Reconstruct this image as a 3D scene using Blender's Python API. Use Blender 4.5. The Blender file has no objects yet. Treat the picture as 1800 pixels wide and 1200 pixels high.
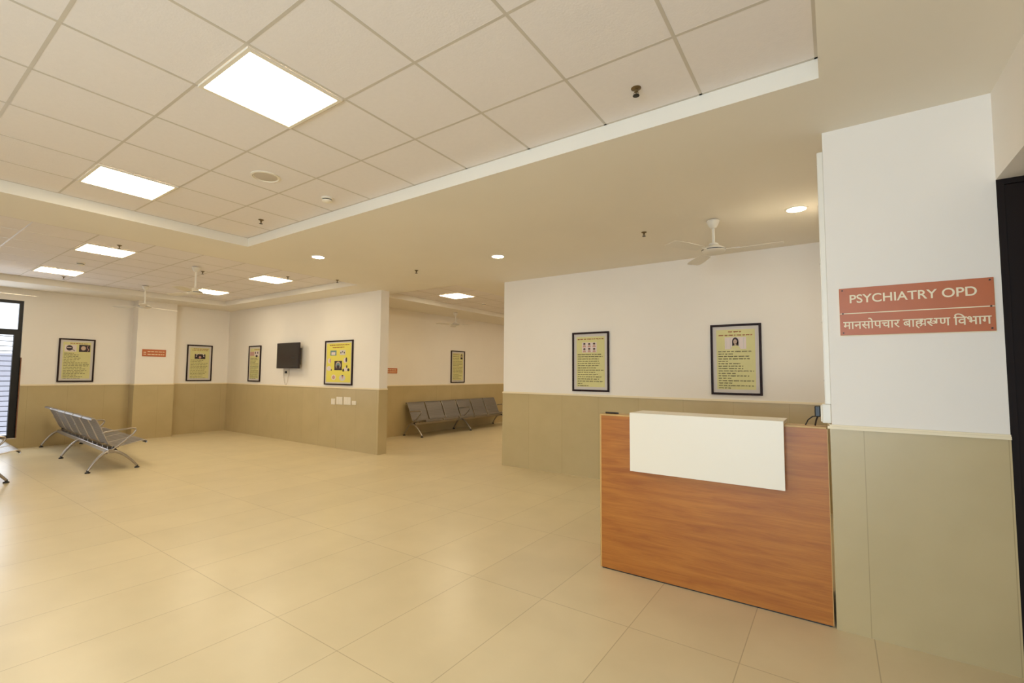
import bpy, bmesh, math, random
from mathutils import Vector, Matrix

random.seed(7)
SC = bpy.context.scene
COL = SC.collection
R = math.radians

# ------------------------------------------------------------------ dimensions (metres)
W_H, S_H, T_H = 1.2176, 3.09, 3.20          # tiled dado, plaster soffit, raised tile ceiling
Y_PIL, Y_BACK, Y_TV = 3.622, 6.594, 5.937   # wall planes facing the camera
X_LEFT, X_CORR, X_RIGHT = -12.85, -8.62, 0.747
X_TVEND, X_BACKEND, X_PIL = -6.92, -4.54, -0.017
Y_FRONT = -4.0

# ------------------------------------------------------------------ camera
EYE = Vector((0, 0, 1.5197))
yaw, pitch, roll = 0.6242, 0.0624, 0.0096
fw = Vector((-math.sin(yaw)*math.cos(pitch), math.cos(yaw)*math.cos(pitch), math.sin(pitch)))
rt = Vector((math.cos(yaw), math.sin(yaw), 0))
up = rt.cross(fw)
rt2 = rt*math.cos(roll) + up*math.sin(roll)
up2 = -rt*math.sin(roll) + up*math.cos(roll)
cam = bpy.data.cameras.new('camera')
cam.sensor_width = 36
cam.lens = 828.05*36/1800
cam.shift_x = (900-868.24)/1800
cam.shift_y = (605.42-600)/1800
cam.clip_start = 0.02
co = bpy.data.objects.new('camera', cam)
COL.objects.link(co)
m3 = Matrix((rt2, up2, -fw)).transposed()
co.matrix_world = Matrix.Translation(EYE) @ m3.to_4x4()
SC.camera = co

# ------------------------------------------------------------------ world, exposure, daylight and added fill
world = bpy.data.worlds.new('world')
SC.world = world
world.use_nodes = True
bg = world.node_tree.nodes['Background']
bg.inputs[0].default_value = (0.80, 0.84, 0.92, 1)
bg.inputs[1].default_value = 1.0
SC.view_settings.view_transform = 'Standard'
SC.view_settings.look = 'None'
SC.view_settings.gamma = 1
SC.view_settings.exposure = 1.28
SC.view_settings.use_curve_mapping = False
SC.cycles.max_bounces = 12
SC.cycles.diffuse_bounces = 8
SC.cycles.sample_clamp_indirect = 6

PANEL = 9.0            # strength of the ceiling panels
PANEL_COL = (1.0, 0.86, 0.61)
SPOT = 50.0            # strength of the downlights
SPOT_COL = (1.0, 0.90, 0.68)


def area_light(name, loc, rot, sx, sy, power, colr):
    l = bpy.data.lights.new(name, 'AREA')
    l.shape = 'RECTANGLE'
    l.size, l.size_y = sx, sy
    l.energy = power
    l.color = colr
    o = bpy.data.objects.new(name, l)
    o.location = loc
    o.rotation_euler = rot
    COL.objects.link(o)
    return o


# cool fill light added behind the camera to brighten the near wall
area_light('added_front_fill', (-0.9, Y_FRONT+0.12, 1.45), (R(90), 0, 0), 3.0, 2.3, 78, (0.64, 0.83, 1.0))
# daylight entering through the window in the left wall
area_light('daylight_side', (X_LEFT+0.06, 1.45, 1.5), (0, R(-90), 0), 2.4, 1.1, 12, (0.85, 0.92, 1.0))


# ------------------------------------------------------------------ materials
def srgb(r, g, b):
    f = lambda c: (c/255/12.92) if c/255 <= 0.04045 else ((c/255+0.055)/1.055)**2.4
    return (f(r), f(g), f(b), 1)


def mat(name, rgb, rough=0.6, metal=0.0, spec=0.5, noise=0.0, nscale=8.0, bump=0.0, bscale=200.0, emit=None, estr=0.0, coat=0.0):
    m = bpy.data.materials.new(name)
    m.use_nodes = True
    nt = m.node_tree
    b = nt.nodes['Principled BSDF']
    c = srgb(*rgb)
    b.inputs['Base Color'].default_value = c
    b.inputs['Roughness'].default_value = rough
    b.inputs['Metallic'].default_value = metal
    b.inputs['Specular IOR Level'].default_value = spec
    b.inputs['Coat Weight'].default_value = coat
    tc = nt.nodes.new('ShaderNodeTexCoord')
    if noise:
        n = nt.nodes.new('ShaderNodeTexNoise')
        n.inputs['Scale'].default_value = nscale
        n.inputs['Detail'].default_value = 4
        r = nt.nodes.new('ShaderNodeValToRGB')
        d = 1-noise
        r.color_ramp.elements[0].color = (c[0]*d, c[1]*d, c[2]*d, 1)
        r.color_ramp.elements[1].color = (min(1, c[0]*(1+noise*.6)), min(1, c[1]*(1+noise*.6)), min(1, c[2]*(1+noise*.6)), 1)
        r.color_ramp.elements[0].position = .3
        r.color_ramp.elements[1].position = .7
        nt.links.new(tc.outputs['Object'], n.inputs['Vector'])
        nt.links.new(n.outputs['Fac'], r.inputs[0])
        nt.links.new(r.outputs[0], b.inputs['Base Color'])
    if bump:
        n2 = nt.nodes.new('ShaderNodeTexNoise')
        n2.inputs['Scale'].default_value = bscale
        bp = nt.nodes.new('ShaderNodeBump')
        bp.inputs['Strength'].default_value = bump
        bp.inputs['Distance'].default_value = 0.002
        nt.links.new(tc.outputs['Object'], n2.inputs['Vector'])
        nt.links.new(n2.outputs['Fac'], bp.inputs['Height'])
        nt.links.new(bp.outputs[0], b.inputs['Normal'])
    if emit:
        b.inputs['Emission Color'].default_value = (*emit, 1)
        b.inputs['Emission Strength'].default_value = estr
    return m


def tile_mat(name, rgb, mortar, bw, rh, off, msize, rough, var=0.05, vertical=False, rgh_noise=0.1):
    """tiles laid on a straight grid, joint lines thin and a little darker"""
    m = mat(name, rgb, rough)
    nt = m.node_tree
    b = nt.nodes['Principled BSDF']
    tc = nt.nodes['Texture Coordinate']
    sep = nt.nodes.new('ShaderNodeSeparateXYZ')
    nt.links.new(tc.outputs['Object'], sep.inputs[0])
    cmb = nt.nodes.new('ShaderNodeCombineXYZ')
    ad = nt.nodes.new('ShaderNodeMath')
    ad.operation = 'ADD'
    if vertical:
        a2 = nt.nodes.new('ShaderNodeMath')
        a2.operation = 'ADD'
        nt.links.new(sep.outputs[0], a2.inputs[0])
        nt.links.new(sep.outputs[1], a2.inputs[1])
        nt.links.new(a2.outputs[0], ad.inputs[0])
    else:
        nt.links.new(sep.outputs[0], ad.inputs[0])
    ad.inputs[1].default_value = off[0] + bw*100
    ay = nt.nodes.new('ShaderNodeMath')
    ay.operation = 'ADD'
    nt.links.new(sep.outputs[2 if vertical else 1], ay.inputs[0])
    ay.inputs[1].default_value = off[1] + rh*100
    nt.links.new(ad.outputs[0], cmb.inputs[0])
    nt.links.new(ay.outputs[0], cmb.inputs[1])
    br = nt.nodes.new('ShaderNodeTexBrick')
    br.offset = 0
    br.squash = 1
    c = srgb(*rgb)
    br.inputs['Color1'].default_value = tuple(x*(1-var) for x in c[:3])+(1,)
    br.inputs['Color2'].default_value = tuple(min(1, x*(1+var)) for x in c[:3])+(1,)
    br.inputs['Mortar'].default_value = srgb(*mortar)
    br.inputs['Scale'].default_value = 1
    br.inputs['Mortar Size'].default_value = msize
    br.inputs['Mortar Smooth'].default_value = 0.3
    br.inputs['Brick Width'].default_value = bw
    br.inputs['Row Height'].default_value = rh
    nt.links.new(cmb.outputs[0], br.inputs['Vector'])
    n = nt.nodes.new('ShaderNodeTexNoise')
    n.inputs['Scale'].default_value = 2.2
    n.inputs['Detail'].default_value = 6
    nt.links.new(tc.outputs['Object'], n.inputs['Vector'])
    mx = nt.nodes.new('ShaderNodeMix')
    mx.data_type = 'RGBA'
    mx.blend_type = 'MULTIPLY'
    mx.inputs[0].default_value = rgh_noise*1.5
    r = nt.nodes.new('ShaderNodeValToRGB')
    r.color_ramp.elements[0].color = (.6, .58, .5, 1)
    r.color_ramp.elements[0].position = .35
    r.color_ramp.elements[1].position = .65
    nt.links.new(n.outputs['Fac'], r.inputs[0])
    nt.links.new(br.outputs['Color'], mx.inputs[6])
    nt.links.new(r.outputs[0], mx.inputs[7])
    nt.links.new(mx.outputs[2], b.inputs['Base Color'])
    return m


def wood_mat(name, c1, c2, c3):
    m = mat(name, c1, 0.42)
    nt = m.node_tree
    b = nt.nodes['Principled BSDF']
    tc = nt.nodes['Texture Coordinate']
    mp = nt.nodes.new('ShaderNodeMapping')
    mp.inputs['Scale'].default_value = (1.3, 1.0, 13)
    n = nt.nodes.new('ShaderNodeTexNoise')
    n.inputs['Scale'].default_value = 1.6
    n.inputs['Detail'].default_value = 7
    n.inputs['Roughness'].default_value = .6
    n.inputs['Distortion'].default_value = .6
    mp2 = nt.nodes.new('ShaderNodeMapping')
    mp2.inputs['Scale'].default_value = (3, 1.0, 120)
    n2 = nt.nodes.new('ShaderNodeTexNoise')
    n2.inputs['Scale'].default_value = 1.5
    n2.inputs['Detail'].default_value = 3
    r = nt.nodes.new('ShaderNodeValToRGB')
    r.color_ramp.elements[0].color = srgb(*c3)
    r.color_ramp.elements[0].position = .28
    r.color_ramp.elements[1].color = srgb(*c2)
    r.color_ramp.elements[1].position = .75
    e = r.color_ramp.elements.new(.5)
    e.color = srgb(*c1)
    mx = nt.nodes.new('ShaderNodeMix')
    mx.data_type = 'RGBA'
    mx.blend_type = 'MULTIPLY'
    mx.inputs[0].default_value = .3
    r2 = nt.nodes.new('ShaderNodeValToRGB')
    r2.color_ramp.elements[0].color = (.55, .5, .45, 1)
    r2.color_ramp.elements[0].position = .3
    r2.color_ramp.elements[1].position = .6
    L = nt.links.new
    L(tc.outputs['Object'], mp.inputs[0]); L(mp.outputs[0], n.inputs['Vector']); L(n.outputs['Fac'], r.inputs[0])
    L(tc.outputs['Object'], mp2.inputs[0]); L(mp2.outputs[0], n2.inputs['Vector']); L(n2.outputs['Fac'], r2.inputs[0])
    L(r.outputs[0], mx.inputs[6]); L(r2.outputs[0], mx.inputs[7]); L(mx.outputs[2], b.inputs['Base Color'])
    return m


def perforated_mat(name, rgb):
    """sheet steel with rows of small punched holes (dark dots)"""
    m = mat(name, rgb, 0.45, metal=0.35)
    nt = m.node_tree
    b = nt.nodes['Principled BSDF']
    tc = nt.nodes['Texture Coordinate']
    v = nt.nodes.new('ShaderNodeTexVoronoi')
    v.inputs['Scale'].default_value = 60
    v.inputs['Randomness'].default_value = 0
    r = nt.nodes.new('ShaderNodeValToRGB')
    c = srgb(*rgb)
    r.color_ramp.elements[0].color = (c[0]*.22, c[1]*.22, c[2]*.22, 1)
    r.color_ramp.elements[0].position = .22
    r.color_ramp.elements[1].color = c
    r.color_ramp.elements[1].position = .3
    nt.links.new(tc.outputs['Object'], v.inputs['Vector'])
    nt.links.new(v.outputs['Distance'], r.inputs[0])
    nt.links.new(r.outputs[0], b.inputs['Base Color'])
    return m


M = dict(
    paint=mat('wall_paint', (238, 232, 224), 0.75, noise=.02, nscale=1.3),
    plaster=mat('ceiling_plaster', (232, 226, 214), 0.8, noise=.02, nscale=1.0),
    ceil_tile=mat('ceiling_tile', (232, 226, 224), 0.85, noise=.015, nscale=30, bump=.3, bscale=90),
    tbar=mat('ceiling_grid', (200, 192, 180), 0.5),
    floor=tile_mat('floor_tile', (222, 206, 170), (190, 172, 136), .6, 1.2, (.45, -2.88+1.2*3), .0030, .3, .025),
    dado=tile_mat('dado_tile', (192, 174, 132), (168, 150, 110), .6, 1.3, (.45, .04), .0022, .34, .02, True, .12),
    cap=mat('dado_cap', (236, 222, 190), 0.45),
    wood=wood_mat('desk_laminate', (176, 108, 38), (192, 124, 48), (158, 90, 29)),
    woodedge=mat('desk_edge_band', (196, 158, 96), 0.45),
    desktop=mat('desk_pale_laminate', (226, 214, 192), 0.45),
    white=mat('white_laminate', (240, 232, 216), 0.4),
    black=mat('black_plastic', (20, 18, 18), 0.4),
    frame=mat('poster_frame_wood', (42, 26, 26), 0.5, spec=.2),
    mount=mat('poster_mount', (206, 199, 194), 0.6),
    yellow=mat('poster_yellow', (212, 206, 146), 0.55, noise=.05, nscale=3),
    yellow2=mat('poster_bright_yellow', (226, 214, 92), 0.55),
    ink=mat('poster_ink', (88, 78, 52), 0.6),
    redink=mat('poster_red_ink', (156, 74, 40), 0.6),
    pale=mat('poster_pale_picture', (222, 208, 204), 0.6),
    pdark=mat('poster_dark_picture', (52, 38, 44), 0.6),
    pgreen=mat('poster_teal_picture', (110, 138, 140), 0.6),
    ppink=mat('poster_pink_picture', (196, 150, 140), 0.6),
    skin=mat('poster_portrait', (196, 170, 150), 0.6),
    sign=mat('sign_orange', (188, 104, 62), 0.4, noise=.03, nscale=6),
    signtext=mat('sign_lettering', (238, 226, 196), 0.5),
    screen=mat('tv_screen', (26, 18, 16), 0.25),
    tvbody=mat('tv_body', (40, 28, 24), 0.45),
    steel=mat('leg_steel', (176, 168, 160), 0.3, metal=.9),
    seat=perforated_mat('seat_steel', (124, 117, 111)),
    darkmetal=mat('dark_metal', (36, 32, 30), 0.45),
    bronze=mat('sprinkler_brass', (128, 108, 76), 0.4, metal=.7),
    fan=mat('fan_enamel', (222, 216, 204), 0.35),
    plastic=mat('white_plastic', (232, 224, 208), 0.4),
    trunk=mat('trunking_plastic', (232, 228, 218), 0.4),
    grille=mat('speaker_grille', (196, 186, 172), 0.7),
    winframe=mat('window_frame_black', (20, 20, 22), 0.4),
    jamb=mat('window_jamb_brown', (128, 84, 54), 0.6),
    doorleaf=mat('door_leaf_dark', (26, 16, 13), 0.6, spec=.2),
    panel=mat('light_diffuser', (255, 255, 255), 0.5, emit=PANEL_COL, estr=PANEL),
    spot=mat('downlight_diffuser', (255, 255, 255), 0.5, emit=SPOT_COL, estr=SPOT),
)
g = bpy.data.materials.new('window_glass')
g.use_nodes = True
gb = g.node_tree.nodes['Principled BSDF']
gb.inputs['Base Color'].default_value = (.93, .96, .97, 1)
gb.inputs['Roughness'].default_value = 0.02
gb.inputs['Transmission Weight'].default_value = 1
gb.inputs['IOR'].default_value = 1.1
M['glass'] = g


# ------------------------------------------------------------------ mesh builder
class MB:
    def __init__(s):
        s.v, s.f, s.sm = [], [], []

    def add(s, vs, fs, smooth=False, T=None):
        o = len(s.v)
        s.v += [tuple(T @ Vector(p)) if T else tuple(p) for p in vs]
        s.f += [tuple(i+o for i in f) for f in fs]
        s.sm += [smooth]*len(fs)
        return s

    def box(s, x0, x1, y0, y1, z0, z1, T=None):
        x0, x1 = min(x0, x1), max(x0, x1)
        y0, y1 = min(y0, y1), max(y0, y1)
        z0, z1 = min(z0, z1), max(z0, z1)
        v = [(x, y, z) for z in (z0, z1) for y in (y0, y1) for x in (x0, x1)]
        return s.add(v, [(0, 2, 3, 1), (4, 5, 7, 6), (0, 1, 5, 4), (2, 6, 7, 3), (0, 4, 6, 2), (1, 3, 7, 5)], False, T)

    def bbox(s, x0, x1, y0, y1, z0, z1, b=.004, T=None):
        """box with all its edges chamfered"""
        bm = bmesh.new()
        bmesh.ops.create_cube(bm, size=1)
        for v in bm.verts:
            v.co = Vector(((x0+x1)/2+v.co.x*(x1-x0), (y0+y1)/2+v.co.y*(y1-y0), (z0+z1)/2+v.co.z*(z1-z0)))
        bmesh.ops.bevel(bm, geom=bm.edges[:], offset=b, segments=2, affect='EDGES', profile=.5)
        bm.verts.index_update()
        vs = [tuple(v.co) for v in bm.verts]
        fs = [tuple(v.index for v in f.verts) for f in bm.faces]
        bm.free()
        return s.add(vs, fs, False, T)

    def tube(s, pts, r, n=10, closed=False, caps=True):
        pts = [Vector(p) for p in pts]
        rs = r if isinstance(r, (list, tuple)) else [r]*len(pts)
        k = len(pts)
        vs, fs = [], []
        ref = None
        for i, p in enumerate(pts):
            a = pts[(i-1) % k] if (i > 0 or closed) else p
            b = pts[(i+1) % k] if (i < k-1 or closed) else p
            d = (b-a).normalized()
            if ref is None:
                ref = Vector((0, 0, 1)) if abs(d.z) < .9 else Vector((1, 0, 0))
            u = d.cross(ref)
            if u.length < 1e-4:
                u = d.cross(Vector((0, 1, 0)))
            u.normalize()
            w = u.cross(d).normalized()
            ref = w
            for j in range(n):
                t = 2*math.pi*j/n
                vs.append(p+(u*math.cos(t)+w*math.sin(t))*rs[i])
        for i in range(k if closed else k-1):
            for j in range(n):
                a, b = i*n+j, i*n+(j+1) % n
                c, d2 = ((i+1) % k)*n+(j+1) % n, ((i+1) % k)*n+j
                fs.append((a, b, c, d2))
        if caps and not closed:
            fs.append(tuple(range(n-1, -1, -1)))
            fs.append(tuple((k-1)*n+j for j in range(n)))
        return s.add(vs, fs, True)

    def lathe(s, prof, n=24, c=(0, 0, 0), smooth=True):
        """prof: (radius, z) pairs round a vertical axis through c"""
        vs, fs = [], []
        for r, z in prof:
            for j in range(n):
                t = 2*math.pi*j/n
                vs.append((c[0]+r*math.cos(t), c[1]+r*math.sin(t), c[2]+z))
        for i in range(len(prof)-1):
            for j in range(n):
                fs.append((i*n+j, i*n+(j+1) % n, (i+1)*n+(j+1) % n, (i+1)*n+j))
        if prof[0][0] > 1e-5:
            fs.append(tuple(range(n-1, -1, -1)))
        if prof[-1][0] > 1e-5:
            fs.append(tuple((len(prof)-1)*n+j for j in range(n)))
        return s.add(vs, fs, smooth)

    def prism(s, poly, h0, h1, axis='y', smooth=False):
        """closed polygon (a, b) swept along an axis: y -> (a, y, b); x -> (x, a, b); z -> (a, b, z)"""
        k = len(poly)
        f = {'y': lambda a, b, h: (a, h, b), 'x': lambda a, b, h: (h, a, b), 'z': lambda a, b, h: (a, b, h)}[axis]
        vs = [f(a, b, h0) for a, b in poly]+[f(a, b, h1) for a, b in poly]
        fs = [(i, (i+1) % k, (i+1) % k+k, i+k) for i in range(k)]
        s.add(vs, fs, smooth)
        s.f += [tuple(len(s.v)-2*k+i for i in range(k-1, -1, -1)), tuple(len(s.v)-k+i for i in range(k))]
        s.sm += [False, False]
        return s

    def build(s, name, m, parent=None, kind=None):
        me = bpy.data.meshes.new(name)
        me.from_pydata([tuple(p) for p in s.v], [], s.f)
        me.materials.append(m)
        me.polygons.foreach_set('use_smooth', s.sm)
        bm = bmesh.new()
        bm.from_mesh(me)
        bmesh.ops.recalc_face_normals(bm, faces=bm.faces)
        bm.to_mesh(me)
        bm.free()
        if any(s.sm):
            try:
                me.set_sharp_from_angle(angle=R(40))
            except Exception:
                pass
        o = bpy.data.objects.new(name, me)
        COL.objects.link(o)
        if parent:
            o.parent = parent
        if kind:
            o['kind'] = kind
        return o


def tag(o, label, cat, group=None):
    o['label'] = label
    o['category'] = cat
    if group:
        o['group'] = group
    return o


def thing(name, label, cat, loc=(0, 0, 0), rotz=0, group=None):
    o = bpy.data.objects.new(name, None)
    o.empty_display_size = .1
    COL.objects.link(o)
    o.location = loc
    o.rotation_euler = (0, 0, rotz)
    return tag(o, label, cat, group)


def dup(o, loc=None, rotz=None, label=None, parent=None):
    kids = [c for c in bpy.data.objects if c.parent == o]
    c = o.copy()
    COL.objects.link(c)
    if parent:
        c.parent = parent
    if loc is not None:
        c.location = loc
    if rotz is not None:
        c.rotation_euler = (0, 0, rotz)
    if label:
        c['label'] = label
    for k in kids:
        dup(k, parent=c)
    return c


def struct(name, mb, m, parent=None):
    return mb.build(name, m, parent, kind='structure')


# ------------------------------------------------------------------ the hall
TH = .18
struct('floor', MB().box(X_LEFT-TH, 3.0, Y_FRONT-TH, 14.2, -.12, 0), M['floor'])


def dado(parent, faces, name='tile_dado'):
    """tiled dado with a pale cap; faces: ('y', plane, x0, x1, dir) or ('x', plane, y0, y1, dir), dir = side it stands out to"""
    d, c = MB(), MB()
    for ax, p, a, b, s in faces:
        t = .010*s
        k = .022*s
        if ax == 'y':
            d.box(a, b, p, p+t, 0, W_H-.016)
            c.box(a, b, p, p+k, W_H-.016, W_H)
            c.box(a, b, p, p+k*.55, W_H, W_H+.010)
        else:
            d.box(p, p+t, a, b, 0, W_H-.016)
            c.box(p, p+k, a, b, W_H-.016, W_H)
            c.box(p, p+k*.55, a, b, W_H, W_H+.010)
    d.build(name, M['dado'], parent, 'structure')
    c.build('dado_cap', M['cap'], parent, 'structure')


# left wall with its window opening and a shallow column
WY0, WY1, WZ0, WZ1 = .86, 2.062, .20, 2.86
w = MB()
w.box(X_LEFT-TH, X_LEFT, Y_FRONT, WY0, 0, S_H+.3)
w.box(X_LEFT-TH, X_LEFT, WY1, Y_TV+.2, 0, S_H+.3)
w.box(X_LEFT-TH, X_LEFT, WY0, WY1, 0, WZ0)
w.box(X_LEFT-TH, X_LEFT, WY0, WY1, WZ1, S_H+.3)
wl = struct('wall_left', w, M['paint'])
CY0, CY1, CX = 3.84, 4.60, -12.55
dado(wl, [('x', X_LEFT, Y_FRONT, WY0, 1), ('x', X_LEFT, WY1+.02, CY0, 1), ('x', X_LEFT, CY1, Y_TV, 1)])
MB().box(X_LEFT, X_LEFT+.01, WY0, WY1+.02, 0, WZ0-.01).build('tile_dado', M['dado'], wl, 'structure')
cw = struct('wall_column', MB().box(X_LEFT, CX, CY0, CY1, 0, S_H), M['paint'])
dado(cw, [('x', CX, CY0-.01, CY1+.01, 1), ('y', CY0, X_LEFT, CX, -1), ('y', CY1, X_LEFT, CX, 1)])

# window in the left wall
ZT0, ZT1 = 2.19, 2.30                        # transom
f = MB()
fx0, fx1 = X_LEFT-.12, X_LEFT-.05
fr = .055
f.box(fx0, fx1, WY0, WY0+fr, WZ0, WZ1).box(fx0, fx1, WY1-fr, WY1, WZ0, WZ1)
f.box(fx0, fx1, WY0+fr, WY1-fr, WZ1-fr, WZ1).box(fx0, fx1, WY0+fr, WY1-fr, WZ0, WZ0+fr)
f.box(fx0, fx1, WY0+fr, WY1-fr, ZT0, ZT1)
f.box(fx0-.01, fx1, WY1-fr-.05, WY1-fr, WZ0+fr, ZT0).box(fx0-.01, fx1, WY0+fr, WY0+fr+.05, WZ0+fr, ZT0)
win = struct('window_1', f, M['winframe'])
MB().box(X_LEFT-.092, X_LEFT-.086, WY0+fr, WY1-fr, ZT1, WZ1-fr).build('window_pane', M['glass'], win, 'structure')
MB().box(X_LEFT-.092, X_LEFT-.086, WY0+fr+.05, WY1-fr-.05, WZ0+fr, ZT0).build('window_pane', M['glass'], win, 'structure')
gl = MB()
z = WZ0+fr+.075
while z < ZT0-.02:
    gl.box(X_LEFT-.115, X_LEFT-.10, WY0+fr, WY1-fr, z-.006, z+.006)
    z += .0965
gl.build('grille_bars', M['winframe'], win, 'structure')
MB().box(X_LEFT-.13, X_LEFT+.004, WY1, WY1+.016, WZ0, 1.75).build('window_jamb', M['jamb'], win, 'structure')
# blank rendered wall of the next building, outside the window
struct('wall_outside', MB().box(X_LEFT-3.2, X_LEFT-3.0, -3, 6, 0, 1.9), mat('outside_render', (178, 178, 188), .8, noise=.05))

# wall with the television; its end stands free at the corridor mouth
wt = struct('wall_television', MB().box(X_LEFT, X_TVEND, Y_TV, Y_TV+.20, 0, S_H), M['paint'])
dado(wt, [('y', Y_TV, X_LEFT, X_TVEND, -1), ('x', X_TVEND, Y_TV-.01, Y_TV+.2, 1)])

# corridor beyond
wc = struct('wall_corridor', MB().box(X_CORR-TH, X_CORR, Y_TV+.2, 14, 0, S_H), M['paint'])
dado(wc, [('x', X_CORR, Y_TV+.2, 14, 1)])
wf = struct('wall_far', MB().box(X_CORR, X_BACKEND, 14, 14.2, 0, S_H), M['paint'])
dado(wf, [('y', 14, X_CORR, X_BACKEND, -1)])
wcr = struct('wall_corridor_right', MB().box(X_BACKEND, X_BACKEND+.2, Y_BACK+.2, 14, 0, S_H), M['paint'])
dado(wcr, [('x', X_BACKEND, Y_BACK+.2, 14, -1)])

# wall behind the reception desk
wb = struct('wall_back', MB().box(X_BACKEND, X_RIGHT, Y_BACK, Y_BACK+.2, 0, S_H), M['paint'])
dado(wb, [('y', Y_BACK, X_BACKEND-.01, X_PIL, -1), ('x', X_BACKEND, Y_BACK, Y_BACK+.2, -1)])

# near wall block that carries the department sign
wp = struct('wall_pillar', MB().box(X_PIL, X_RIGHT, Y_PIL, Y_BACK, 0, S_H), M['paint'])
dado(wp, [('y', Y_PIL, X_PIL, X_RIGHT, -1), ('x', X_PIL, Y_PIL-.01, Y_BACK, -1)])

# right wall, passage opening and dark door beyond it
HD = 2.60
w = MB().box(X_RIGHT, X_RIGHT+.9, Y_FRONT, 2.2, 0, S_H).box(X_RIGHT, X_RIGHT+.9, 2.2, Y_PIL+.25, HD, S_H)
wr = struct('wall_right', w, M['paint'])
dado(wr, [('x', X_RIGHT, Y_FRONT, 2.2, -1)])
struct('wall_passage', MB().box(X_RIGHT+.9, 3.0, Y_PIL+.12, Y_PIL+.3, 0, HD).box(2.9, 3.0, 2.1, Y_PIL+.2, 0, HD)
       .box(X_RIGHT+.9, 3.0, 2.1, 2.2, 0, HD).box(X_RIGHT+.9, 3.0, 2.1, Y_PIL+.3, HD, HD+.1), M['paint'])
dr = struct('door_1', MB().bbox(X_RIGHT+.03, X_RIGHT+.9, Y_PIL+.01, Y_PIL+.055, .01, HD-.03, .003), M['doorleaf'])
MB().box(X_RIGHT, X_RIGHT+.03, Y_PIL+.0, Y_PIL+.12, 0, HD).box(X_RIGHT+.03, X_RIGHT+.9, Y_PIL+.0, Y_PIL+.12, HD-.03, HD).build('door_frame', M['doorleaf'], dr, 'structure')

# front wall behind the camera, with a window added for its cool light
w = MB()
FX0, FX1, FZ0, FZ1 = -2.5, .6, .25, 2.7
w.box(X_LEFT-TH, FX0, Y_FRONT-TH, Y_FRONT, 0, S_H+.3).box(FX1, X_RIGHT+.2, Y_FRONT-TH, Y_FRONT, 0, S_H+.3)
w.box(FX0, FX1, Y_FRONT-TH, Y_FRONT, 0, FZ0).box(FX0, FX1, Y_FRONT-TH, Y_FRONT, FZ1, S_H+.3)
struct('wall_front', w, M['paint'])
f = MB()
for i in range(4):
    x = FX0+(FX1-FX0-.05)*i/3
    f.box(x, x+.05, Y_FRONT-.12, Y_FRONT-.06, FZ0, FZ1)
f.box(FX0, FX1, Y_FRONT-.12, Y_FRONT-.06, FZ0, FZ0+.05).box(FX0, FX1, Y_FRONT-.12, Y_FRONT-.06, FZ1-.05, FZ1)
w2 = struct('added_window', f, M['winframe'])
MB().box(FX0, FX1, Y_FRONT-.095, Y_FRONT-.089, FZ0, FZ1).build('window_pane', M['glass'], w2, 'structure')

# ------------------------------------------------------------------ ceiling with its raised, tiled trays
TRAYS = [dict(x0=-5.949, x1=-.0185, y0=-2.6, y1=2.927, gx=-2.3959, gy=1.7311),
         dict(x0=-11.85, x1=-6.87, y0=-2.6, y1=5.35, gx=-7.95, gy=1.80),
         dict(x0=-7.44, x1=-5.40, y0=6.35, y1=13.2, gx=-6.25, gy=7.40)]
xs = sorted({X_LEFT, 3.0, *[t['x0'] for t in TRAYS], *[t['x1'] for t in TRAYS]})
ys = sorted({Y_FRONT, 14.1, *[t['y0'] for t in TRAYS], *[t['y1'] for t in TRAYS]})
sof = MB()
tray_at = lambda x, y: next((t for t in TRAYS if t['x0'] < x < t['x1'] and t['y0'] < y < t['y1']), None)
for i in range(len(xs)-1):
    for j in range(len(ys)-1):
        if not tray_at((xs[i]+xs[i+1])/2, (ys[j]+ys[j+1])/2):
            sof.box(xs[i], xs[i+1], ys[j], ys[j+1], S_H, S_H+.3)
ceil = struct('ceiling', sof, M['plaster'])
for t in TRAYS:
    MB().box(t['x0'], t['x1'], t['y0'], t['y1'], T_H, T_H+.19).build('ceiling_tiles', M['ceil_tile'], ceil, 'structure')
    b = MB()
    h = .0085
    z0 = T_H-.0012
    k = math.ceil((t['x0']-t['gx'])/.6)
    while t['gx']+.6*k < t['x1']:
        x = t['gx']+.6*k
        b.box(x-h, x+h, t['y0'], t['y1'], z0, T_H)
        k += 1
    k = math.ceil((t['y0']-t['gy'])/.6)
    while t['gy']+.6*k < t['y1']:
        y = t['gy']+.6*k
        b.box(t['x0'], t['x1'], y-h, y+h, z0+.0004, T_H)
        k += 1
    for a in ((t['x0'], t['x0']+.016, t['y0'], t['y1']), (t['x1']-.016, t['x1'], t['y0'], t['y1']),
              (t['x0'], t['x1'], t['y0'], t['y0']+.016), (t['x0'], t['x1'], t['y1']-.016, t['y1'])):
        b.box(*a, z0, T_H)
    b.build('ceiling_grid', M['tbar'], ceil, 'structure')


# ------------------------------------------------------------------ ceiling lights
def make_panel():
    t = thing('ceiling_light_panel', '', 'ceiling light', (0, 0, T_H), 0, 'square light panels in the tiled ceiling')
    a, b = .290, .268
    f = MB()
    f.box(-a, a, -a, -b, -.014, -.0025).box(-a, a, b, a, -.014, -.0025).box(-a, -b, -b, b, -.014, -.0025).box(b, a, -b, b, -.014, -.0025)
    f.build('light_frame', M['plastic'], t)
    MB().box(-b, b, -b, b, -.010, -.003).build('diffuser', M['panel'], t)
    return t


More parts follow.
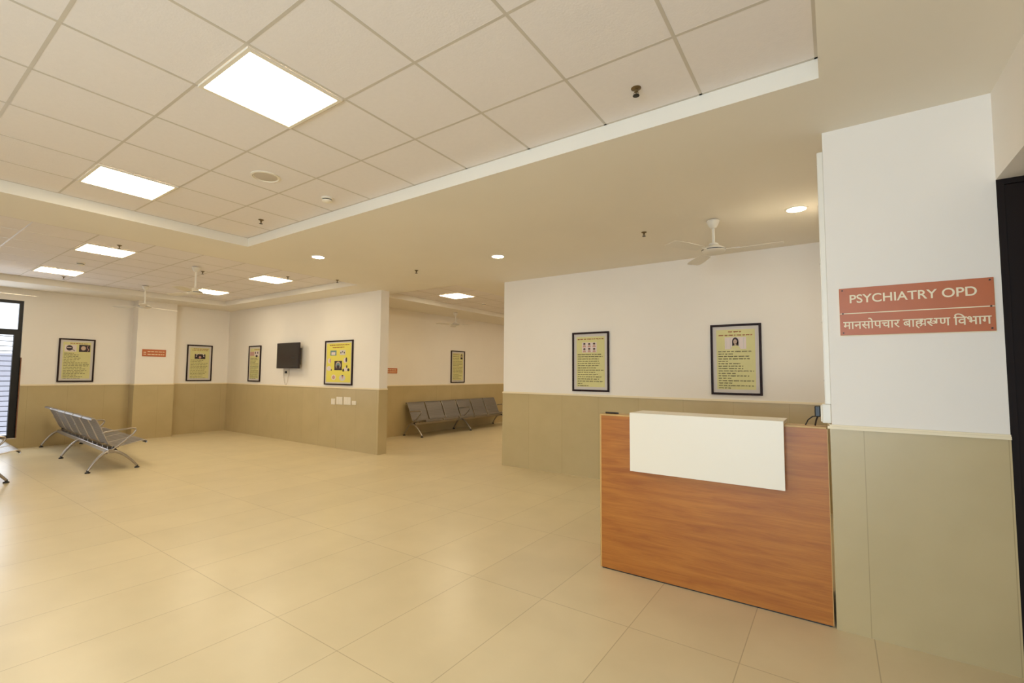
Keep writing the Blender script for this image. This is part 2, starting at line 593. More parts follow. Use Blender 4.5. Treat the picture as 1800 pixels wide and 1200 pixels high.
pan = make_panel()
PL = [(-2.696, 1.431, 'large square light panel, the nearest and biggest one in the ceiling'),
      (-5.096, 1.431, 'square light panel, second from the camera, before the stepped soffit edge'),
      (-8.25, 2.10, 'square light panel beyond the soffit step, nearer of the two on the far left'),
      (-10.65, 2.10, 'square light panel at the far left, closest to the black framed window'),
      (-10.65, 4.50, 'square light panel partly behind a hanging ceiling fan'),
      (-8.25, 4.50, 'square light panel in front of the wall with the television'),
      (-6.55, 7.70, 'single square light panel in the corridor ceiling above the benches'),
      (-6.25, 10.10, 'added fill light panel farther down the corridor, hidden by the desk back wall'),  # unseen panel, added to brighten the corridor
      (-6.25, 12.50, 'added fill light panel at the far end of the corridor, hidden by the desk back wall')]  # second unseen panel, likewise added for corridor brightness
for i, (x, y, lb) in enumerate(PL):
    if i == 0:
        pan.location = (x, y, T_H)
        pan['label'] = lb
    else:
        dup(pan, (x, y, T_H), 0, lb)


def make_downlight():
    t = thing('downlight', '', 'ceiling light', (0, 0, S_H), 0, 'round downlights in the plaster ceiling')
    MB().lathe([(.096, 0), (.096, -.006), (.078, -.010), (.076, -.002)], 32).build('trim_ring', M['plastic'], t)
    MB().lathe([(.076, -.0015), (.060, -.008), (.001, -.010)], 32).build('diffuser', M['spot'], t)
    return t


dl = make_downlight()
for i, (x, y, lb) in enumerate([(-5.65, 3.73, 'small round downlight, the leftmost of the three, above the television wall side'),
                                (-3.59, 5.055, 'small round downlight above the left end of the desk back wall'),
                                (-.237, 5.15, 'small round downlight at the right, beside the near ceiling fan')]):
    if i == 0:
        dl.location = (x, y, S_H)
        dl['label'] = lb
    else:
        dup(dl, (x, y, S_H), 0, lb)


# ------------------------------------------------------------------ small ceiling devices
def make_sprinkler():
    t = thing('sprinkler_head', '', 'sprinkler', (0, 0, 0), 0, 'fire sprinkler heads on the ceiling')
    MB().lathe([(.036, 0), (.036, -.004), (.022, -.012), (.014, -.014)], 20).build('cover_ring', M['bronze'], t)
    MB().lathe([(.012, -.012), (.012, -.03), (.006, -.034), (.005, -.052)], 12).tube([(-.012, 0, -.026), (-.016, 0, -.042), (-.006, 0, -.055)], .0025, 6) \
        .tube([(.012, 0, -.026), (.016, 0, -.042), (.006, 0, -.055)], .0025, 6).build('body', M['bronze'], t)
    MB().lathe([(.004, -.053), (.024, -.056), (.024, -.059), (.001, -.060)], 14, smooth=False).build('deflector', M['darkmetal'], t)
    return t


sp = make_sprinkler()
sp.scale = (.8, .8, .8)
SPR = [(-.892, 2.64, T_H, 'sprinkler head in a ceiling tile, nearest one, upper right of the photo'),
       (-5.097, 2.642, T_H, 'sprinkler head near the inner corner of the nearer tiled tray'),
       (-7.753, 2.117, T_H, 'sprinkler head just right of a far light panel'),
       (-11.233, 2.283, T_H, 'tiny sprinkler head by the light panel nearest the window'),
       (-8.592, 3.50, T_H, 'tiny sprinkler head right above the fan that hangs before a light'),
       (-7.768, 4.542, T_H, 'tiny sprinkler head touching the light panel before the television'),
       (-5.132, 5.078, S_H, 'sprinkler head on the plaster ceiling between the two left downlights'),
       (-1.646, 5.086, S_H, 'sprinkler head on the plaster ceiling left of the near fan'),
       (-6.808, 4.875, S_H, 'tiny sprinkler head on the soffit above the television wall end')]
for i, (x, y, z, lb) in enumerate(SPR):
    if i == 0:
        sp.location = (x, y, z)
        sp['label'] = lb
    else:
        dup(sp, (x, y, z), 0, lb)


def make_detector():
    t = thing('smoke_detector', '', 'smoke detector', (0, 0, 0), 0, 'smoke detectors on the ceiling tiles')
    MB().lathe([(.056, 0), (.056, -.012), (.050, -.016)], 28).build('base', M['plastic'], t)
    MB().lathe([(.046, -.016), (.046, -.022), (.044, -.024)], 28).build('vent_slot', M['darkmetal'], t)
    MB().lathe([(.048, -.024), (.046, -.034), (.030, -.044), (.001, -.046)], 28).build('cap', M['plastic'], t)
    return t


sd = make_detector()
for i, (x, y, z, lb) in enumerate([(-3.922, 2.665, T_H, 'white smoke detector near the soffit edge, right of the round speaker'),
                                   (-9.559, 2.133, T_H, 'smoke detector between the two far left light panels'),
                                   (-6.75, 8.95, T_H, 'smoke detector in the corridor ceiling beside the wall edge')]):
    if i == 0:
        sd.location = (x, y, z)
        sd['label'] = lb
    else:
        dup(sd, (x, y, z), 0, lb)

spk = thing('ceiling_speaker', 'round flat loudspeaker set in a ceiling tile between two light panels', 'speaker', (-3.925, 2.058, T_H))
MB().lathe([(.118, 0), (.118, -.006), (.104, -.010), (.102, -.004)], 40).build('rim', M['plastic'], spk)
MB().lathe([(.102, -.003), (.07, -.007), (.001, -.008)], 40).build('speaker_grille', M['grille'], spk)


# ------------------------------------------------------------------ ceiling fans
def make_fan(e=0.0):
    """ceiling fan hanging from z = 0: canopy, rod, motor and three blades"""
    t = thing('ceiling_fan', '', 'ceiling fan', (0, 0, 0), 0, 'white three bladed ceiling fans')
    MB().lathe([(.03, 0), (.058, -.008), (.062, -.02), (.045, -.06), (.030, -.085), (.018, -.09)], 28).build('canopy', M['fan'], t)
    MB().lathe([(.0135, -.06), (.0135, -.30-e)], 14).build('rod', M['fan'], t)
    MB().lathe([(.02, -.235), (.042, -.245), (.050, -.262), (.034, -.272)], 28, (0, 0, -e)).build('lower_canopy', M['fan'], t)
    mo = MB().lathe([(.03, -.258), (.075, -.278), (.104, -.296), (.112, -.306), (.112, -.318), (.096, -.332), (.05, -.342), (.001, -.344)], 36, (0, 0, -e)).build('motor_housing', M['fan'], t)
    MB().lathe([(.1135, -.3075), (.1135, -.3145)], 36, (0, 0, -e)).build('trim_band', M['darkmetal'], mo)
    for k in range(3):
        a = k*2*math.pi/3
        b = MB()
        n = 9
        top, bot = [], []
        for i in range(n):
            u = i/(n-1)
            r = .19+u*.41
            hw = .048+.022*math.sin(u*math.pi*.6)+(-.0 if u < .95 else -.012)
            tw = R(12)*(1-.5*u)
            for sgn in (-1, 1):
                y = sgn*hw*math.cos(tw)
                z = -.318-e+sgn*hw*math.sin(tw)
                top.append((r, y, z+.0015))
                bot.append((r, y, z-.0015))
        vs = top+bot
        N = 2*n
        fs = []
        for i in range(n-1):
            fs.append((2*i, 2*i+1, 2*i+3, 2*i+2))
            fs.append((N+2*i, N+2*i+2, N+2*i+3, N+2*i+1))
            fs.append((2*i, 2*i+2, N+2*i+2, N+2*i))
            fs.append((2*i+1, N+2*i+1, N+2*i+3, 2*i+3))
        fs.append((0, N, N+1, 1))
        fs.append((2*n-2, 2*n-1, N+2*n-1, N+2*n-2))
        Tm = Matrix.Rotation(a, 4, 'Z')
        b.add(vs, fs, False, Tm)
        bl = b.build('blade', M['fan'], t)
        br = MB()
        br.box(.085, .235, -.016, .016, -.316-e, -.311-e, Tm)
        br.build('blade_bracket', M['fan'], bl)
    return t


FANS = [(-.94, 5.06, S_H, 2, 0, 'nearest white ceiling fan, hanging above the reception desk'),
        (-7.85, 9.20, S_H, 20, 0, 'white ceiling fan in the corridor above the benches'),
        (-11.03, 3.47, T_H, 100, .11, 'white ceiling fan hanging in front of the column on the left wall'),
        (-8.29, 3.28, T_H, 75, .11, 'white ceiling fan seen against a far light panel'),
        (-11.03, 1.30, T_H, 92, .11, 'white ceiling fan at the left picture edge with only one blade in view')]
protos = {}
for x, y, z, a, e, lb in FANS:
    if e not in protos:
        protos[e] = make_fan(e)
        o = protos[e]
        o.location = (x, y, z)
        o.rotation_euler = (0, 0, R(a))
        o['label'] = lb
    else:
        dup(protos[e], (x, y, z), R(a), lb)


# ------------------------------------------------------------------ waiting benches
def seat_profile():
    pts = [(.585, .372), (.592, .390), (.586, .412), (.562, .421), (.50, .412), (.40, .390), (.30, .368), (.22, .356), (.165, .358),
           (.122, .378), (.092, .43), (.054, .52), (.012, .62), (-.036, .72), (-.066, .778), (-.09, .798), (-.114, .794), (-.124, .772)]
    th = .006
    out = []
    for i, p in enumerate(pts):
        a = Vector(pts[max(0, i-1)])
        b = Vector(pts[min(len(pts)-1, i+1)])
        d = (b-a).normalized()
        nrm = Vector((-d.y, d.x))
        out.append((p[0]-nrm.x*th, p[1]-nrm.y*th))
    return pts+out[::-1]


def make_bench():
    """six-place beam bench; local x runs along it from 0 to -3.6, people on it face +y"""
    t = thing('waiting_bench', '', 'bench', (0, 0, 0), 0, 'grey metal waiting benches')
    prof = seat_profile()
    for k in range(6):
        x1 = -.02-.615*k
        x0 = x1-.56
        s = MB().prism([(y, z) for y, z in prof], x0, x1, 'x', True)
        so = s.build('seat_shell', M['seat'], t)
        rim = [(y, z) for y, z in seat_profile()[:18]]
        for x in (x0, x1):
            MB().tube([(x, y, z) for y, z in rim], .007, 8).build('edge_rail', M['steel'], so)
        for xb_ in (x0+.14, x1-.14):
            MB().box(xb_-.015, xb_+.015, .12, .26, .322, .352).build('seat_bracket', M['steel'], so)
    MB().bbox(-3.73, .02, .09, .17, .262, .324, .006).build('beam', M['steel'], t)
    for x in (.0, -1.855, -3.71):
        for d in (-1, 1):
            y0, y1 = .13+d*.03, .17+d*.30
            pts, rs = [], []
            for i in range(9):
                u = i/8
                pts.append((x, y0+(y1-y0)*u, (.290-.255*u**1.6)))
                rs.append(.022-.006*u)
            lg = MB().tube(pts, rs, 12)
            lg.build('leg', M['steel'], t)
            ft = [o for o in bpy.data.objects if o.parent == t and o.name.startswith('leg')][-1]
            MB().lathe([(.014, .045), (.016, .022), (.031, .016), (.034, .0)], 18, (x, y1, 0)).build('foot', M['darkmetal'], ft)
        # armrest loop
        path = [(x, .12, .30), (x, .20, .35), (x, .31, .445), (x, .405, .535), (x, .435, .585), (x, .425, .612), (x, .38, .622), (x, .22, .604), (x, .07, .588), (x, .03, .58), (x, .025, .565)]
        arm = MB().tube(path, .0125, 12)
        arm.build('armrest', M['steel'], t)
    for x in (.0, -3.71):
        s = 1 if x == 0 else -1
        MB().prism([(.10, .275), (.235, .275), (.165, .365)], x-.022*s if s > 0 else x+.010, x-.010*s if s > 0 else x+.022, 'x').build('end_bracket', M['black'], t)
    return t


bench = make_bench()
bench.location = (-8.965, 2.362, 0)
bench.rotation_euler = (0, 0, R(-2.8))
bench['label'] = 'row of six grey perforated metal seats seen from behind, before the left wall'
dup(bench, (-9.06, .93, 0), R(-1.5), 'grey metal waiting bench cut off by the left picture edge')
dup(bench, (-8.43, 8.17, 0), R(-90), 'row of grey metal seats against the corridor wall')


# ------------------------------------------------------------------ framed posters
def wall_frame(name, label, cat, loc, rotz, group=None):
    return thing(name, label, cat, loc, rotz, group)


def rect(mb, u0, u1, v0, v1, d):
    """flat print d mm in front of the sheet; local x = right, z = up, -y = towards the room"""
    mb.box(u0, u1, -.0145-d*.0004, -.014, v0, v1)


def words(mb, u0, u1, v, h, d=2, seed=0):
    rnd = random.Random(seed)
    u = u0
    while u < u1-.006:
        L = min(rnd.uniform(.02, .065), u1-u)
        # head line with small uneven strokes under it, as the script on the posters looks from afar
        mb.box(u, u+L, -.0145-d*.0004, -.014, v+h*.34, v+h*.68)
        k = u+.001
        while k < u+L-.003:
            a = rnd.uniform(.003, .0065)
            mb.box(k, min(k+a, u+L), -.0145-d*.0004, -.014, v+h*rnd.uniform(-.15, .12), v+h*.5)
            k += a+rnd.uniform(.0015, .004)
        u += L+rnd.uniform(.007, .014)


def disc(mb, u, v, ru, rv, d, n=18):
    mb.prism([(u+ru*math.cos(2*math.pi*i/n), v+rv*math.sin(2*math.pi*i/n)) for i in range(n)], -.0145-d*.0004, -.014, 'y')


def poster(loc, rotz, w, h, label, layout, sheet='yellow', seed=1, margin=.042):
    t = thing('framed_poster', label, 'poster', loc, rotz, 'framed health notices on the walls')
    b = .027
    f = MB()
    f.bbox(0, b, -.028, -.001, 0, h, .003).bbox(w-b, w, -.028, -.001, 0, h, .003)
    f.bbox(b, w-b, -.028, -.001, 0, b, .003).bbox(b, w-b, -.028, -.001, h-b, h, .003)
    f.build('poster_frame', M['frame'], t)
    MB().box(b, w-b, -.0135, -.001, b, h-b).build('mount_board', M['mount'], t)
    a = b+margin
    MB().box(a, w-a, -.0141, -.0135, a, h-a).build('printed_sheet', M[sheet], t)
    ink, red = MB(), MB()
    pics = {}
    P = lambda k: pics.setdefault(k, MB())
    layout(w, h, a, ink, red, P, seed)
    if ink.v:
        ink.build('printed_text', M['ink'], t)
    if red.v:
        red.build('printed_heading', M['redink'], t)
    for k, mb in pics.items():
        mb.build('printed_picture', M[k], t)
    return t


def body_lines(ink, a, w, v_top, v_bot, n, seed, ends=None):
    rnd = random.Random(seed)
    for i in range(n):
        v = v_top-(v_top-v_bot)*i/(n-1)
        e = ends[i] if ends else rnd.choice([.95, .9, .8, .7, .98, .6])
        words(ink, a+.02, a+.02+(w-2*a-.035)*e, v, .016, 2, seed*50+i)


def lay_group(w, h, a, ink, red, P, s):          # heading, picture of six small heads, fifteen lines
    words(red, a+.02, w-a-.02, h-a-.045, .022, 2, s)
    u0, u1, v0, v1 = w*.27, w*.67, h*.655, h*.825
    rect(P('pale'), u0, u1, v0, v1, 1)
    for i in range(3):
        for j in range(2):
            cu, cv = u0+(i+.5)*(u1-u0)/3, v0+(j+.55)*(v1-v0)/2
            disc(P('skin'), cu, cv, .019, .024, 3)
            disc(P('pdark'), cu, cv+.012+.003*((i+j) % 2), .018, .012, 4)
            rect(P('ppink'), cu-.024, cu+.024, cv-.038, cv-.018, 4)
    body_lines(ink, a, w, h*.615, h*.09, 15, s, [.92, .96, .82, .82, .85, .8, .7, .99, .68, .78, .92, .82, .99, .18, .42])


def lay_portrait(w, h, a, ink, red, P, s):       # two headings, one portrait, sixteen lines
    words(red, w*.36, w*.62, h-a-.035, .020, 2, s)
    words(red, w*.17, w*.83, h-a-.078, .020, 2, s+1)
    u0, u1, v0, v1 = w*.29, w*.71, h*.645, h*.815
    rect(P('pale'), u0, u1, v0, v1, 1)
    for k in range(5):
        rect(P('mount'), u0+.01+k*.05, u0+.018+k*.05, v0+.01, v1-.01, 2)
    c = (u0+u1)/2
    disc(P('pdark'), c, v1-.052, .036, .048, 3)
    rect(P('pdark'), c-.036, c+.036, v1-.112, v1-.055, 3)
    disc(P('skin'), c-.002, v1-.058, .021, .030, 5)
    rect(P('skin'), c-.012, c+.012, v1-.105, v1-.08, 5)
    P('yellow').prism([(c-.06, v0+.004), (c+.06, v0+.004), (c+.03, v0+.045), (c-.03, v0+.045)], -.0167, -.014, 'y')
    rect(P('pdark'), c-.003-.012, c-.003-.006, v1-.056, v1-.052, 7)
    rect(P('pdark'), c+.004, c+.010, v1-.056, v1-.052, 7)
    body_lines(ink, a, w, h*.605, h*.09, 16, s, [.93, .42, .88, .88, .28, .62, .7, .7, .99, .5, .86, .36, .99, .4, .99, .34])


def lay_two(w, h, a, ink, red, P, s):            # heading and two pictures side by side
    words(red, w*.30, w*.78, h-a-.035, .018, 2, s)
    rect(P('pale'), w*.16, w*.48, h*.70, h*.855, 1)
    disc(P('pdark'), w*.29, h*.785, .052, .056, 3)
    rect(P('pale'), w*.22, w*.34, h*.785, h*.80, 5)
    P('pdark').tube([(w*.36, -.015, h*.76), (w*.40, -.015, h*.735), (w*.44, -.015, h*.72)], .006, 6)
    rect(P('pdark'), w*.55, w*.86, h*.70, h*.865, 1)
    disc(P('skin'), w*.67, h*.785, .040, .046, 3)
    P('ppink').tube([(w*.80, -.0155, h*.85), (w*.77, -.0155, h*.80), (w*.82, -.0155, h*.76), (w*.79, -.0155, h*.71)], .006, 6)
    body_lines(ink, a, w, h*.655, h*.08, 17, s, [.4, .6, .55, .65, .6, .45, .95, .98, .97, .7, .85, .9, .75, .85, .5, .75, .7])


def lay_one(w, h, a, ink, red, P, s):            # two headings, one picture of a gathering
    words(red, w*.25, w*.85, h-a-.035, .018, 2, s)
    words(red, w*.20, w*.82, h-a-.070, .018, 2, s+1)
    rect(P('pdark'), w*.30, w*.72, h*.615, h*.745, 1)
    for i in range(7):
        t = math.pi*i/6
        disc(P('pale'), w*.51+.085*math.cos(t), h*.69+.075*math.sin(t), .012, .014, 3)
    disc(P('ppink'), w*.51, h*.66, .03, .028, 4)
    body_lines(ink, a, w, h*.57, h*.08, 13, s, [.75, .6, .95, .9, .97, .9, .8, .8, .9, .85, .7, .7, .85])


def lay_narrow(w, h, a, ink, red, P, s):
    words(red, w*.45, w*.90, h-a-.035, .02, 2, s)
    rect(P('ppink'), w*.10, w*.45, h*.72, h*.83, 1)
    rect(P('pale'), w*.47, w*.86, h*.70, h*.85, 1)
    disc(P('pdark'), w*.66, h*.71, .05, .028, 3)
    disc(P('pdark'), w*.56, h*.80, .018, .03, 3)
    disc(P('pdark'), w*.74, h*.80, .022, .03, 3)
    body_lines(ink, a, w, h*.64, h*.08, 16, s)


def lay_side(w, h, a, ink, red, P, s):           # short text above, small portrait top right
    words(red, w*.16, w*.6, h-a-.03, .018, 2, s)
    disc(P('pdark'), w*.76, h*.835, .035, .06, 2)
    disc(P('skin'), w*.76, h*.83, .02, .034, 4)
    rect(P('pdark'), w*.69, w*.83, h*.74, h*.79, 3)
    for i in range(4):
        words(ink, a+.02, w*.58, h*.86-.045*i, .014, 2, s+i)
    body_lines(ink, a, w, h*.66, h*.08, 14, s)


def lay_icons(w, h, a, ink, red, P, s):          # bright yellow sheet, heading and nine small pictures
    words(red, w*.17, w*.87, h-a-.045, .024, 2, s)
    words(red, w*.28, w*.70, h-a-.095, .024, 2, s+1)
    rect(P('pgreen'), w*.20, w*.42, h*.66, h*.775, 1)
    rect(P('pale'), w*.24, w*.38, h*.675, h*.735, 3)
    rect(P('mount'), w*.55, w*.74, h*.67, h*.78, 1)
    for i in range(3):
        disc(P('pdark'), w*(.58+.06*i), h*(.72+.02*(i % 2)), .014, .018, 3)
    disc(P('pale'), w*.17, h*.54, .055, .052, 1)
    disc(P('ppink'), w*.20, h*.545, .022, .045, 3)
    disc(P('pale'), w*.75, h*.55, .065, .052, 1)
    disc(P('pdark'), w*.78, h*.56, .026, .050, 3)
    disc(P('pale'), w*.16, h*.37, .07, .05, 1)
    disc(P('pdark'), w*.25, h*.335, .016, .016, 3)
    disc(P('pale'), w*.77, h*.355, .055, .045, 2)
    disc(P('pdark'), w*.68, h*.33, .03, .03, 3)
    disc(P('pdark'), w*.86, h*.34, .035, .03, 3)
    disc(P('pdark'), w*.80, h*.41, .02, .03, 3)
    rect(P('pdark'), w*.36, w*.63, h*.33, h*.54, 1)
    disc(P('skin'), w*.495, h*.44, .085, .075, 3)
    disc(P('pgreen'), w*.495, h*.43, .062, .062, 5)
    disc(P('pdark'), w*.495, h*.395, .05, .045, 7)
    disc(P('pale'), w*.34, h*.17, .075, .055, 1)
    disc(P('ppink'), w*.34, h*.17, .045, .04, 3)
    disc(P('mount'), w*.65, h*.16, .10, .06, 1)
    disc(P('pdark'), w*.66, h*.205, .028, .016, 3)
    disc(P('ppink'), w*.66, h*.175, .022, .025, 4)


yw, Z = Y_BACK, R(90)
poster((-3.249, yw, 1.272), 0, .590, .892, 'black framed yellow poster of many text lines under a picture of six small faces', lay_group, seed=3)
poster((-1.281, yw, 1.286), 0, .577, .892, 'black framed yellow poster with a portrait of a dark haired woman, above the desk', lay_portrait, seed=5)
poster((-11.745, Y_TV, 1.28), 0, .565, .874, 'narrow looking black framed poster left of the wall television', lay_narrow, seed=7)
poster((-8.610, Y_TV, 1.267), 0, .912, .907, 'bright yellow framed poster with many small pictures, right of the television', lay_icons, 'yellow2', seed=9, margin=.03)
poster((X_LEFT, 2.604, 1.272), Z, .588, .898, 'black framed poster with two dark pictures side by side, nearest the window', lay_two, seed=11)
poster((X_LEFT, 4.966, 1.276), Z, .580, .894, 'black framed poster with one dark picture, between the column and the room corner', lay_one, seed=13)
poster((X_CORR, 9.918, 1.265), Z, .598, .897, 'black framed poster on the corridor wall above the metal seats', lay_side, seed=15)


# ------------------------------------------------------------------ signs
def text_mesh(body, size, offset=0.0):
    c = bpy.data.curves.new('t', 'FONT')
    c.body = body
    c.size = size
    c.offset = offset
    c.extrude = .0012
    o = bpy.data.objects.new('t', c)
    COL.objects.link(o)
    dg = bpy.context.evaluated_depsgraph_get()
    me = bpy.data.meshes.new_from_object(o.evaluated_get(dg))
    bm = bmesh.new()
    bm.from_mesh(me)
    bpy.data.objects.remove(o)
    bpy.data.curves.remove(c)
    bpy.data.meshes.remove(me)
    return bm


def bounds(bm):
    xs_ = [v.co.x for v in bm.verts]
    ys_ = [v.co.y for v in bm.verts]
    return min(xs_), max(xs_), min(ys_), max(ys_)


def cut(bm, x=None, keep='left', y=None):
    co_, no = ((x, 0, 0), (1, 0, 0)) if x is not None else ((0, y, 0), (0, 1, 0))
    bmesh.ops.bisect_plane(bm, geom=bm.verts[:]+bm.edges[:]+bm.faces[:], plane_co=co_, plane_no=no,
                           clear_outer=keep in ('left', 'below'), clear_inner=keep in ('right', 'above'))


def bm_into(mb, bm, sx=1, sy=1, tx=0, ty=0):
    """text lies in xy with z as depth: put it upright, facing -y"""
    bm.verts.index_update()
    vs = [(v.co.x*sx+tx, -v.co.z, v.co.y*sy+ty) for v in bm.verts]
    fs = [tuple(v.index for v in f.verts) for f in bm.faces]
    mb.add(vs, fs)


def hindi_heading():
    """the sign's second line; vowel signs and joined letters are set by hand since text objects do no shaping"""
    parts = []
    x = 0.0

    def put(body, dx=0.0, sx=1, sy=1, ty=0, part=1.0, move=True):
        nonlocal x
        x += dx
        right = x
        for i, (ox, oy) in enumerate(((-.011, 0), (.011, 0), (0, .008), (0, -.008))):
            bm = text_mesh(body, 1)
            b = bounds(bm)
            if part < 1:
                cut(bm, x=b[0]+(b[1]-b[0])*part)
                b = bounds(bm)
            parts.append((bm, sx, sy, x-b[0]*sx+ox, ty+oy, .00025*i+.00003*len(parts)))
            right = x+(b[1]-b[0])*sx
        if move:
            x = right

    put('मानसोपचार')
    put('बा', .24)
    put('ह', -.012)
    put('य', -.215, .80, .92, .03)                 # ya tucked under the arm of ha
    put('र', -.015)
    put('\u00a0\u0941', -.235, .95, .85, .405, 1.0, False)   # hook of ru at its waist
    x += .235
    put('ग', .075, part=.60)                       # half ga
    put('ण', -.02)
    put('िवभाग', .24)
    allx = [(v.co.x*p[1]+p[3]) for p in parts for v in p[0].verts]
    return parts, min(allx), max(allx)


SX0, SX1 = .042, .716
sg = thing('department_sign', 'orange two part sign reading PSYCHIATRY OPD on the white wall at the right', 'sign', (SX0, Y_PIL, 1.778), 0)
SW, SH = SX1-SX0, .290
split = .133
for z0, z1 in ((split+.002, SH), (0, split-.002)):
    MB().bbox(0, SW, -.012, -.004, z0, z1, .0015).build('sign_plate', M['sign'], sg)
MB().box(-.001, SW+.004, -.004, -.0, -.006, SH+.001).build('backing_plate', M['signtext'], sg)
MB().box(.004, SW-.004, -.013, -.011, split-.0028, split+.0028).build('divider_strip', M['signtext'], sg)
for u in (.016, SW-.016):
    for v in (SH-.014, split, .014):
        MB().prism([(u+.0042*math.cos(a*math.pi/6), v+.0042*math.sin(a*math.pi/6)) for a in range(12)], -.018, -.010, 'y').build('screw', M['darkmetal'], sg)
tb = text_mesh('PSYCHIATRY OPD', 1, .012)
b0 = bounds(tb)
sc_ = .555/(b0[1]-b0[0])
mb = MB()
bm_into(mb, tb, sc_, sc_*1.04, .052-b0[0]*sc_, .197)
mb.v = [(x, y-.0125, z) for x, y, z in mb.v]
mb.build('lettering', M['signtext'], sg)
parts, xa, xb = hindi_heading()
k_ = .642/(xb-xa)
mb = MB()
for bm, sx, sy, tx, ty, dp in parts:
    n0 = len(mb.v)
    bm_into(mb, bm, sx*k_, sy*k_*1.12, (tx-xa)*k_+.016, ty*k_*1.12+.038)
    mb.v[n0:] = [(x, y-dp, z) for x, y, z in mb.v[n0:]]
mb.v = [(x, y-.0125, z) for x, y, z in mb.v]
mb.build('lettering', M['signtext'], sg)


def small_sign(loc, rotz, w, h, label, rows, number):
    t = thing('wall_sign', label, 'sign', loc, rotz)
    MB().bbox(0, w, -.010, -.001, 0, h, .002).build('sign_plate', M['sign'], t)
    m_ = MB()
    u0 = w*.22 if number else w*.08
    for r_ in range(rows):
        v = h*(.62-.38*r_) if rows > 1 else h*.45
        rnd = random.Random(r_+5)
        u = u0
        while u < w*.92:
            L = rnd.uniform(.03, .07)
            m_.box(u, min(u+L, w*.93), -.0108, -.0095, v, v+h*.10)
            u += L+.012
    if number:
        m_.box(w*.05, w*.16, -.0108, -.0095, h*.52, h*.62).box(w*.05, w*.16, -.0108, -.0095, h*.25, h*.35)
    m_.build('lettering', M['signtext'], t)
    return t


small_sign((CX, 3.95, 1.842), Z, .464, .160, 'small orange sign on the column of the left wall', 2, True)
small_sign((X_CORR, 7.602, 1.512), Z, .343, .124, 'small red brown sign on the corridor wall', 2, False)

# ------------------------------------------------------------------ television and sockets on its wall
tv = thing('television', 'black flat television on a wall bracket with two white cables below', 'television', (-10.215, Y_TV-.14, 1.60), 0)
TW, TH_ = .86, .565
MB().bbox(0, TW, -.02, .025, 0, TH_, .006).build('screen_housing', M['tvbody'], tv)
MB().box(.02, TW-.02, -.0215, -.019, .03, TH_-.018).build('screen', M['screen'], tv)
MB().bbox(.12, TW-.04, .024, .07, .08, TH_-.12, .01).build('rear_housing', M['tvbody'], tv)
MB().box(.33, .37, .065, .128, .12, .44).build('bracket_arm', M['darkmetal'], tv)
MB().box(.49, .53, .065, .128, .12, .44).build('bracket_arm', M['darkmetal'], tv)
MB().box(.30, .56, .125, .137, .20, .36).build('bracket_plate', M['darkmetal'], tv)
MB().box(.60, .72, -.0225, -.0205, .215, .245).build('dark_patch', M['black'], tv)  # small dark rectangle on the screen face
cb = thing('television_cables', 'two thin white cables hanging from the television to the dado', 'cable', (-10.13, Y_TV, 1.2), 0)
MB().tube([(-.02, -.012, .42), (-.025, -.014, .3), (-.015, -.014, .2), (.02, -.014, .10), (.075, -.02, .03)], .006, 8).build('cable', M['grille'], cb)
MB().tube([(.19, -.012, .42), (.195, -.014, .28), (.16, -.016, .20), (.15, -.014, .12), (.11, -.02, .03)], .006, 8).build('cable', M['grille'], cb)
so = thing('power_socket', 'small white socket with a black plug just under the television', 'socket', (-10.115, Y_TV, 1.46), 0)
MB().bbox(0, .12, -.012, -.001, 0, .12, .003).build('face_plate', M['plastic'], so)
MB().bbox(.045, .095, -.04, -.012, .03, .08, .006).build('plug', M['black'], so)

PLT = [(-8.345, .872, .13, .118, 'small pale socket plate, leftmost of four below the bright yellow poster', 1),
       (-8.172, .880, .195, .152, 'large white switch plate, second from the left below the bright yellow poster', 2),
       (-7.935, .884, .215, .152, 'large white switch plate, third from the left below the bright yellow poster', 2),
       (-7.678, .892, .12, .078, 'small white data plate, rightmost of four below the bright yellow poster', 1)]
for i, (x, z, w_, h_, lb, rws) in enumerate(PLT):
    t = thing('switch_plate', lb, 'socket', (x, Y_TV-.010, z), 0, 'switch plates below the bright yellow poster')
    MB().bbox(0, w_, -.014, -.0005, 0, h_, .003).build('face_plate', M['plastic'], t)
    for r_ in range(rws):
        for c_ in range(2 if w_ < .15 else 3):
            cw_ = (w_-.03)/(2 if w_ < .15 else 3)
            u = .015+c_*cw_
            v0 = .014+r_*(h_-.02)/rws
            MB().bbox(u+.004, u+cw_-.004, -.018, -.013, v0, v0+(h_-.04)/rws, .0015).build('switch', M['plastic'], t)

# ------------------------------------------------------------------ reception desk
dk = thing('reception_desk', 'wooden reception desk with a white raised panel on its front', 'desk', (-1.545, Y_PIL, 0), 0)
DW = 1.506
MB().box(.012, DW-.004, 0, .022, .009, 1.196).build('front_panel', M['wood'], dk)
MB().box(0, .012, -.001, .023, .009, 1.197).build('edge_band', M['woodedge'], dk)
MB().box(DW-.004, DW, -.001, .023, .009, 1.197).build('edge_band', M['woodedge'], dk)
MB().box(.015, DW-.012, .004, .022, 0, .009).build('plinth', M['black'], dk)
MB().box(0, .022, .023, .62, .0, 1.05).build('side_panel', M['wood'], dk)
MB().box(DW-.03, DW-.008, .023, .62, 0, 1.05).build('side_panel', M['wood'], dk)
MB().bbox(0, DW-.006, -.002, .135, 1.196, 1.208, .002).build('ledge', M['woodedge'], dk)
MB().bbox(.022, DW-.03, .023, .64, .735, .76, .002).build('worktop', M['desktop'], dk)
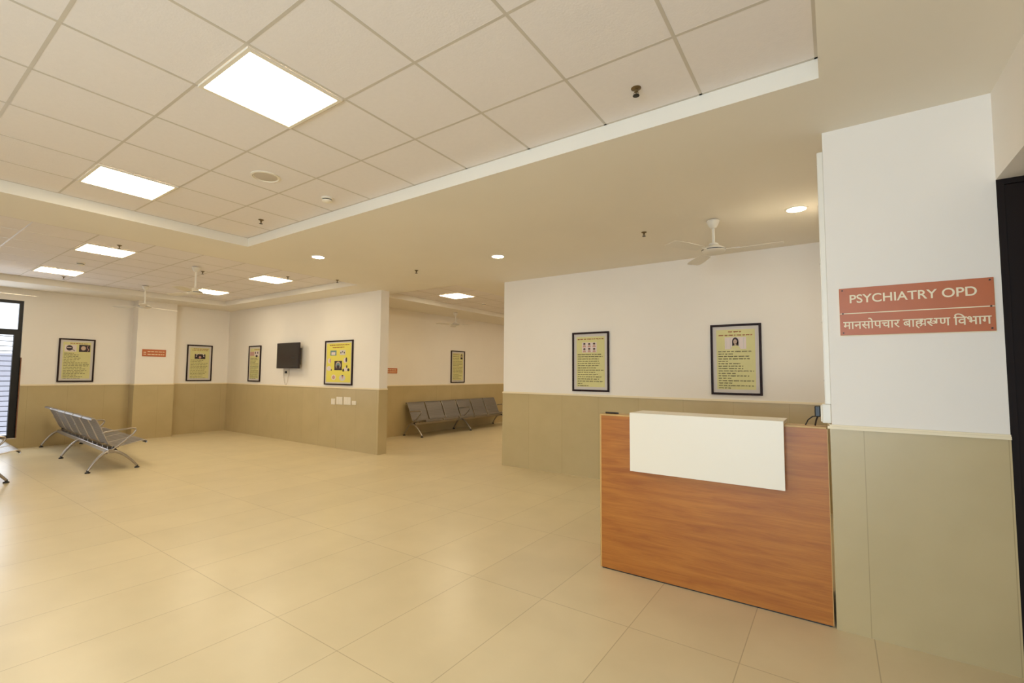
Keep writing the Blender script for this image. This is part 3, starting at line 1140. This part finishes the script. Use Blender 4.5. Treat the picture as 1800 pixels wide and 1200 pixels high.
MB().box(.022, DW-.03, .10, .118, .30, .735).build('modesty_panel', M['desktop'], dk)
wpn = MB()
U0, U1 = .268, 1.275
wpn.box(U0, U1, -.062, -.040, .795, 1.212)
wpn.box(U0, U1, -.062, .25, 1.212, 1.234)
wpn.build('white_panel', M['white'], dk)
for v in (.83, 1.10):
    MB().box(U0+.01, U1-.01, -.040, .0, v, v+.04).build('spacer_batten', M['woodedge'], dk)

pen = thing('pen', 'small dark object lying on the left end of the desk ledge', 'pen', (-1.47, Y_PIL+.06, 1.208), 0)
MB().tube([(-.05, 0, .007), (.04, 0, .007)], .007, 10).build('barrel', M['tvbody'], pen)
MB().tube([(.04, 0, .007), (.055, 0, .007), (.062, 0, .007)], [.0068, .005, .002], 10).build('tip', M['black'], pen)

# ------------------------------------------------------------------ trunking and socket beside the desk
tr = thing('cable_trunking', 'white vertical cable trunking on the corner of the near wall, down to the desk', 'trunking', (X_PIL, Y_PIL+.03, 1.35), 0)
MB().bbox(-.030, -.0005, 0, .040, 0, 1.63, .003).build('trunking_body', M['trunk'], tr)
MB().box(-.032, -.030, .004, .036, 0, 1.628).build('trunking_lid', M['trunk'], tr)
for z in (.15, .52, .9, 1.28, 1.55):
    MB().tube([(-.0315, .02, z), (-.0350, .02, z)], .006, 10).build('screw', M['grille'], tr)
sb = thing('power_socket', 'white surface socket box with black plugs at the foot of the trunking', 'socket', (X_PIL, Y_PIL+.012, 1.232), 0)
MB().bbox(-.048, -.001, 0, .085, 0, .118, .006).build('socket_box', M['trunk'], sb)
MB().bbox(-.056, -.047, .006, .078, .008, .110, .003).build('face_plate', M['plastic'], sb)
pg = MB().bbox(-.088, -.056, .020, .058, .035, .105, .006).build('plug', M['black'], sb)
MB().tube([(-.075, .04, .04), (-.10, .045, .035), (-.125, .05, .012), (-.14, .055, -.022)], .0038, 8).build('cord', M['black'], pg)
MB().tube([(-.072, .036, .04), (-.082, .05, .01), (-.088, .06, -.022)], .0048, 8).build('cord', M['tvbody'], pg)
